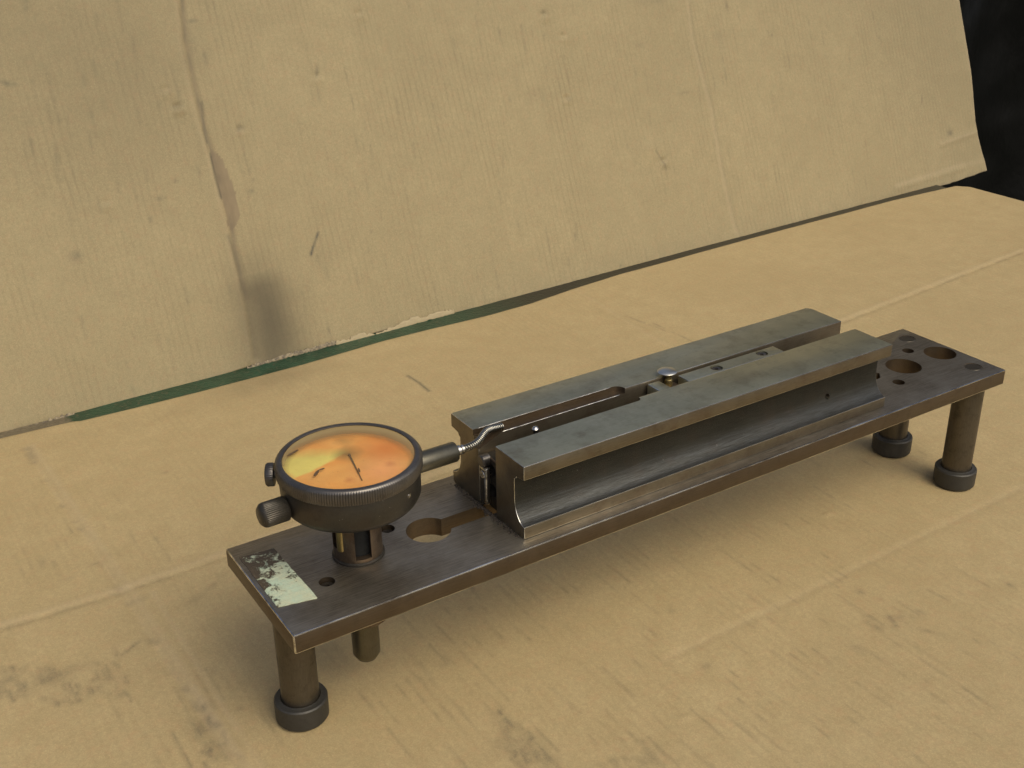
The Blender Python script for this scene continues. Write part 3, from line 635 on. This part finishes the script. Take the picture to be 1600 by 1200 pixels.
for s_ in range(4):
    a, b = cor[s_], cor[(s_ + 1) % 4]
    for i in range(n):
        t = i / n; j = random.uniform(-.22, .22); top.append((a[0] + (b[0] - a[0]) * t + j, a[1] + (b[1] - a[1]) * t + j))
bm_prism(bm, top, H + .05, H + .35)
fin('paper_label', mesh_of(bm), M_LAB, fx, 30)['label'] = 'pale green paper label, stained and worn away'

# mounting post through the plate
C0 = (57.5, 47.)
def ring_arc(r0, r1, a0, a1, z0, z1, seg=40):
    bm = bmesh.new(); pts = [(C0[0] + r1 * math.cos(a0 + (a1 - a0) * i / seg), C0[1] + r1 * math.sin(a0 + (a1 - a0) * i / seg)) for i in range(seg + 1)]
    pts += [(C0[0] + r0 * math.cos(a1 - (a1 - a0) * i / seg), C0[1] + r0 * math.sin(a1 - (a1 - a0) * i / seg)) for i in range(seg + 1)]
    bm_prism(bm, pts, z0, z1); return bm
CAMA = math.atan2(CC[1] - C0[1], CC[0] - C0[0])       # the window in the sleeve looks towards the front
bmp = bmesh.new(); bm_lathe(bmp, [(9.4, H + .02), (12.9, H + .02), (12.9, 128), (9.4, 128), (9.4, H + .02)], (C0[0], C0[1], 0), seg=64)
wb = bmesh.new(); r3 = math.radians(12)
pw = [(C0[0] + rr * math.cos(CAMA + r3 + a), C0[1] + rr * math.sin(CAMA + r3 + a)) for rr, a in ((16, -.27), (16, .27), (6.2, .75), (6.2, -.75))]
bm_prism(wb, pw, H + 3.5, 124)
w2 = bmesh.new(); pw = [(C0[0] + rr * math.cos(CAMA - 1.05 + a), C0[1] + rr * math.sin(CAMA - 1.05 + a)) for rr, a in ((16, -.28), (16, .28), (9.6, .5), (9.6, -.5))]
bm_prism(w2, pw, H + 8, 124)
wf = bmesh.new(); bm_lathe(wf, [(0, H + 3.6), (9.2, H + 3.6), (9.2, 127), (0, 127)], (C0[0], C0[1], 0), seg=32)
post = cut('mounting_post', bmp, [wb, w2], [M_POST, M_EPLATE], fx, bevel=.5)
fin('window_filler', mesh_of(wf), simple('window_black', (.008, .009, .008), .5, .5), post)  # added filler, black to stand for the shade inside the window
lathe('post_ring', [(12.95, H + .03), (13.9, H + .03), (13.9, H + .9), (12.95, H + 1.6)], M_DARK, post, (C0[0], C0[1], 0), seg=64)
pa = CAMA - .80
sc = (C0[0] + 11.8 * math.cos(pa), C0[1] + 11.8 * math.sin(pa))
lathe('set_screw', [(0, H + 8), (2.2, H + 8), (2.4, H + 8.6), (2.4, H + 24), (3.2, H + 24.4), (3.2, H + 33)], M_BRASS, post, (sc[0], sc[1], 0), seg=28)
lathe('post_flange', [(7, H - T_ - .05), (15.5, H - T_ - .05), (15.5, 56), (14.4, 54.6), (7, 54.6)], M_POST, post, (C0[0], C0[1], 0), seg=56)
lathe('post_stub', [(7.6, 55), (7.6, 29), (5.6, 25.5), (0, 25.2)], M_STEM, post, (C0[0], C0[1], 0), seg=48)

# dial gauge
DC = (56., 46.)
di = lathe('dial_gauge', [(0, 127.4), (31, 127.4), (33.2, 128), (34.6, 129.6), (35.7, 132), (36.0, 144.6), (35.8, 145.2), (0, 145.2)], M_DIAL, fx, (DC[0], DC[1], 0), seg=128)
di['label'] = 'dial gauge in a black case'
NK = 264
kn = lambda kk, i: (-.5 if (i % 3) == 0 else 0.) if kk in (2, 3, 4) else 0.
lathe('bezel', [(35.9, 145.0), (36.5, 145.0), (36.9, 145.6), (37.2, 146.2), (37.2, 151.6), (36.6, 152.6), (35.9, 153.2), (34.0, 153.5), (33.4, 153.1), (33.35, 150.9)], M_BEZEL, di, (DC[0], DC[1], 0), seg=NK * 2 // 1, knurl=kn, smooth=50)
# face: yellow sector on aged orange
k = NM('dial_face_paint')
sep = k.n('ShaderNodeSeparateXYZ'); k.l(k.map(), sep.inputs[0])
dx = k.ma('SUBTRACT', sep.outputs[0], DC[0]); dy = k.ma('SUBTRACT', sep.outputs[1], DC[1])
def lin(ax, ay, c0): return k.ma('ADD', k.ma('ADD', k.ma('MULTIPLY', dx, ax), k.ma('MULTIPLY', dy, ay)), c0)
wob = k.ma('MULTIPLY', k.ma('SUBTRACT', k.noise(.08, detail=5, rough=.6), .5), 7.)
def sub(x_, y_, z_=151.4):                      # photo pixel -> point on the face
    q = on_floor(x_, y_, z_); return q[0] - DC[0], q[1] - DC[1]
def halfp(p, q, soft, side):
    (x1, y1), (x2, y2) = sub(*p), sub(*q); L = math.hypot(x2 - x1, y2 - y1); nx, ny = -(y2 - y1) / L, (x2 - x1) / L
    d = k.ma('ADD', lin(nx, ny, -(nx * x1 + ny * y1)), wob)
    return k.ramp(d, -soft, soft) if side > 0 else k.ramp(d, soft, -soft)
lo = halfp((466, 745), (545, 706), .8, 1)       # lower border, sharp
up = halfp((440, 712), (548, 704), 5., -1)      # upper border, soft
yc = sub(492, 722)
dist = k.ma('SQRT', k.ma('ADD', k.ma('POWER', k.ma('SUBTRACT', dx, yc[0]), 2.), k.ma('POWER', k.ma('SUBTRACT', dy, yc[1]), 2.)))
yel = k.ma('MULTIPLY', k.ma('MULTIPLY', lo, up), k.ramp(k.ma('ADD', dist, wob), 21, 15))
M_noise = k.noise(.04, detail=4, rough=.5, loc=(1, 6, 0))
oc = k.mix(k.ramp(M_noise, .35, .65), (.86, .38, .085), (.89, .49, .15))
rc = sub(600, 700); dr = k.ma('SQRT', k.ma('ADD', k.ma('POWER', k.ma('SUBTRACT', dx, rc[0]), 2.), k.ma('POWER', k.ma('SUBTRACT', dy, rc[1]), 2.)))
oc = k.mix(k.ramp(dr, 17, 2, 0, .75), oc, (.80, .25, .05))
pk_ = sub(600, 735); dp = k.ma('SQRT', k.ma('ADD', k.ma('POWER', k.ma('SUBTRACT', dx, pk_[0]), 2.), k.ma('POWER', k.ma('SUBTRACT', dy, pk_[1]), 2.)))
oc = k.mix(k.ramp(dp, 20, 3, 0, .7), oc, (.92, .46, .22))
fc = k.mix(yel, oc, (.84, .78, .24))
hc = sub(543, 709); dh = k.ma('SQRT', k.ma('ADD', k.ma('POWER', k.ma('SUBTRACT', dx, hc[0]), 2.), k.ma('POWER', k.ma('SUBTRACT', dy, hc[1]), 2.)))
fc = k.mix(k.ramp(k.ma('ADD', dh, wob), 9.5, .5, 0, .80), fc, (.20, .14, .05))
h2 = sub(534, 688); d2 = k.ma('SQRT', k.ma('ADD', k.ma('POWER', k.ma('SUBTRACT', dx, h2[0]), 2.), k.ma('POWER', k.ma('SUBTRACT', dy, h2[1]), 2.)))
fc = k.mix(k.ramp(k.ma('ADD', d2, wob), 7, 1.0, 0, .40), fc, (.20, .12, .03))
for q, r_, s_ in (((546, 750), 4, .5), ((609, 724), 4, .35)):
    c_ = sub(*q); d_ = k.ma('SQRT', k.ma('ADD', k.ma('POWER', k.ma('SUBTRACT', dx, c_[0]), 2.), k.ma('POWER', k.ma('SUBTRACT', dy, c_[1]), 2.)))
    fc = k.mix(k.ramp(k.ma('ADD', d_, wob), r_, .3, 0, s_), fc, (.45, .10, .05))
fc = k.mix(k.ramp(k.noise(.5, detail=5), .62, .75, 0, .25), fc, (.35, .15, .05))
M_FACE = k.out(Base_Color=fc, Roughness=.6)
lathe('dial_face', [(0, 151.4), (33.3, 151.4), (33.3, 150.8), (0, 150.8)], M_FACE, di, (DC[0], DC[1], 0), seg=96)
# hand
M_HAND = simple('dark_hand', (.09, .055, .025), .5)
def slab(name, pts, z0, z1, mat, par):
    bm = bmesh.new(); bm_prism(bm, pts, z0, z1); return fin(name, mesh_of(bm), mat, par, 30)
hx, hy = sub(566, 752); hx += DC[0]; hy += DC[1]; ox, oy = sub(546, 712); ox += DC[0]; oy += DC[1]
a = math.atan2(hy - oy, hx - ox); nx, ny = -math.sin(a), math.cos(a)
slab('pointer', [(ox + nx * .5, oy + ny * .5), (ox - nx * .5, oy - ny * .5), (hx - nx * .22, hy - ny * .22), (hx + nx * .22, hy + ny * .22)], 151.7, 151.95, M_HAND, di)
lathe('pointer_hub', [(0, 152.3), (.6, 152.3), (.8, 151.9), (.8, 151.45)], M_HAND, di, (ox, oy, 0), seg=24)
for q0, q1, wd in (((449, 712), (466, 702), .7), ((491, 743), (498, 734), .9), ((498, 734), (507, 731), .55), ((560, 731), (562, 737), .5)):
    p, q = sub(*q0, 153.3), sub(*q1, 153.3); a = math.atan2(q[1] - p[1], q[0] - p[0]); nx, ny = -math.sin(a) * wd, math.cos(a) * wd
    n = 6; A_, B_ = [], []
    for i in range(n + 1):
        t = i / n; wv = .5 + .5 * math.sin(PI * t) + random.uniform(-.12, .12); cx_ = DC[0] + p[0] + (q[0] - p[0]) * t; cy_ = DC[1] + p[1] + (q[1] - p[1]) * t
        A_.append((cx_ + nx * wv, cy_ + ny * wv)); B_.append((cx_ - nx * wv, cy_ - ny * wv))
    slab('paint_mark', A_ + B_[::-1], 153.02, 153.2, M_HAND, di)
# crystal: clear plastic, olive tint thickening towards the far rim
k = NM('olive_tinted_crystal')
sep = k.n('ShaderNodeSeparateXYZ'); k.l(k.map(), sep.inputs[0])
oc_ = sub(545, 725, 153.)
dx = k.ma('SUBTRACT', sep.outputs[0], DC[0] + oc_[0]); dy = k.ma('SUBTRACT', sep.outputs[1], DC[1] + oc_[1])
rr = k.ma('SQRT', k.ma('ADD', k.ma('POWER', dx, 2.), k.ma('POWER', dy, 2.)))
rr = k.ma('ADD', rr, k.ma('MULTIPLY', k.noise(.07, detail=3), 3.))
hz = k.ma('ADD', k.ramp(rr, 30.5, 40.5, 0, .95), k.ramp(k.noise(.05, detail=3), .3, .7, .14, .26))
tr = k.n('ShaderNodeBsdfTransparent'); tr.inputs[0].default_value = (1, .97, .90, 1)
k.b.inputs['Base Color'].default_value = (.32, .225, .085, 1); k.b.inputs['Roughness'].default_value = .35
gl = k.n('ShaderNodeBsdfGlossy'); gl.inputs['Roughness'].default_value = .22; gl.inputs['Color'].default_value = (1, 1, 1, 1)
fr = k.n('ShaderNodeFresnel'); fr.inputs[0].default_value = 1.40
mx = k.n('ShaderNodeMixShader'); k.put(mx.inputs[0], hz); k.l(tr.outputs[0], mx.inputs[1]); k.l(k.b.outputs[0], mx.inputs[2])
m2 = k.n('ShaderNodeMixShader'); k.put(m2.inputs[0], k.ma('MULTIPLY', fr.outputs[0], .30)); k.l(mx.outputs[0], m2.inputs[1]); k.l(gl.outputs[0], m2.inputs[2])
k.l(m2.outputs[0], k.t.nodes['Material Output'].inputs['Surface'])
lathe('crystal', [(33.25, 152.7), (30, 152.85), (22, 152.95), (10, 153.0), (0, 153.02)], k.m, di, (DC[0], DC[1], 0), seg=96, smooth=180)

# stem, spring, caps, screws of the gauge
AZ = 136.2
lathe('stem', [(5.6, 33), (5.6, 61), (5.2, 61.6), (2.6, 61.6)], M_STEM, di, (DC[0], DC[1], AZ), (1, 0, 0), 40)
lathe('stem_nut', [(0, 61), (2.2, 61), (2.2, 62.6), (2.9, 62.8), (2.9, 64.2), (2.0, 64.5), (2.0, 65.0), (2.6, 65.3), (2.6, 66.4), (1.5, 66.8), (0, 66.8)], M_BRIGHT, di, (DC[0], DC[1], AZ), (1, 0, 0), 28)
k1 = lambda kk, i: (-.35 if i % 3 == 0 else 0.) if kk in (2, 3, 4) else 0.
lathe('stem_cap', [(0, 50.6), (4.6, 50.3), (6.1, 48.8), (6.4, 47.6), (6.4, 36.6), (5.6, 36), (4.4, 35.8), (4.4, 34)], M_DIAL, di, (DC[0], DC[1], AZ - 1.2), (-1, -.03, 0), 108, k1, 50)
dv = Vector((-.86, .50, 0)).normalized()
lathe('bezel_clamp', [(2, 35), (2, 38), (5.8, 38.2), (6.1, 38.9), (6.1, 41.6), (5.4, 42.4), (0, 42.7)], M_BEZEL, di, (DC[0], DC[1], 143.5), dv, 96, lambda kk, i: (-.3 if i % 3 == 0 else 0.) if kk in (3, 4) else 0., 50)
sa = math.radians(-62)
lathe('case_screw', [(0, 36.1), (.6, 36.1), (.7, 35.8), (1.3, 35.9), (1.5, 35.4), (1.5, 34)], M_BRIGHT, di, (DC[0], DC[1], 139.5), (math.cos(sa), math.sin(sa), 0), 20)

# coil spring from the stem into the pocket
path = [(122.5, 46, AZ), (127, 46.3, 136.2), (131.5, 47.3, 136.3), (135.5, 49.2, 136.8), (139, 51.6, 137.6), (142.5, 53.6, 138.0), (146, 55.0, 137.6), (150, 55.8, 136.9), (154, 56.0, 136.5)]
def cat(P, t):
    n = len(P) - 1; s = min(int(t * n), n - 1); f = t * n - s
    p = [Vector(P[max(0, min(n, s + i))]) for i in (-1, 0, 1, 2)]
    return .5 * (2 * p[1] + (p[2] - p[0]) * f + (2 * p[0] - 5 * p[1] + 4 * p[2] - p[3]) * f * f + (3 * p[1] - p[0] - 3 * p[2] + p[3]) * f ** 3)
turns, sg = 27, 18; pts = []
for i in range(turns * sg + 1):
    t = i / (turns * sg); c = cat(path, t); d = (cat(path, min(1, t + .01)) - cat(path, max(0, t - .01))).normalized()
    u_ = Vector((0, 0, 1)).cross(d).normalized(); v_ = d.cross(u_); a = 2 * PI * i / sg
    pts.append(c + (u_ * math.cos(a) + v_ * math.sin(a)) * 1.7)
bm = bmesh.new(); rings = []
for i, p in enumerate(pts):
    d, u_, v_ = frame(pts[min(i + 1, len(pts) - 1)] - pts[max(i - 1, 0)])
    rings.append([bm.verts.new((p + (u_ * math.cos(2 * PI * q / 6) + v_ * math.sin(2 * PI * q / 6)) * .52) * S) for q in range(6)])
for A_, B_ in zip(rings, rings[1:]):
    for q in range(6): bm.faces.new((A_[q], A_[(q + 1) % 6], B_[(q + 1) % 6], B_[q]))
fin('coil_spring', mesh_of(bm), M_SPRING, fx, 180)

fx.location = (0, 0, 0)
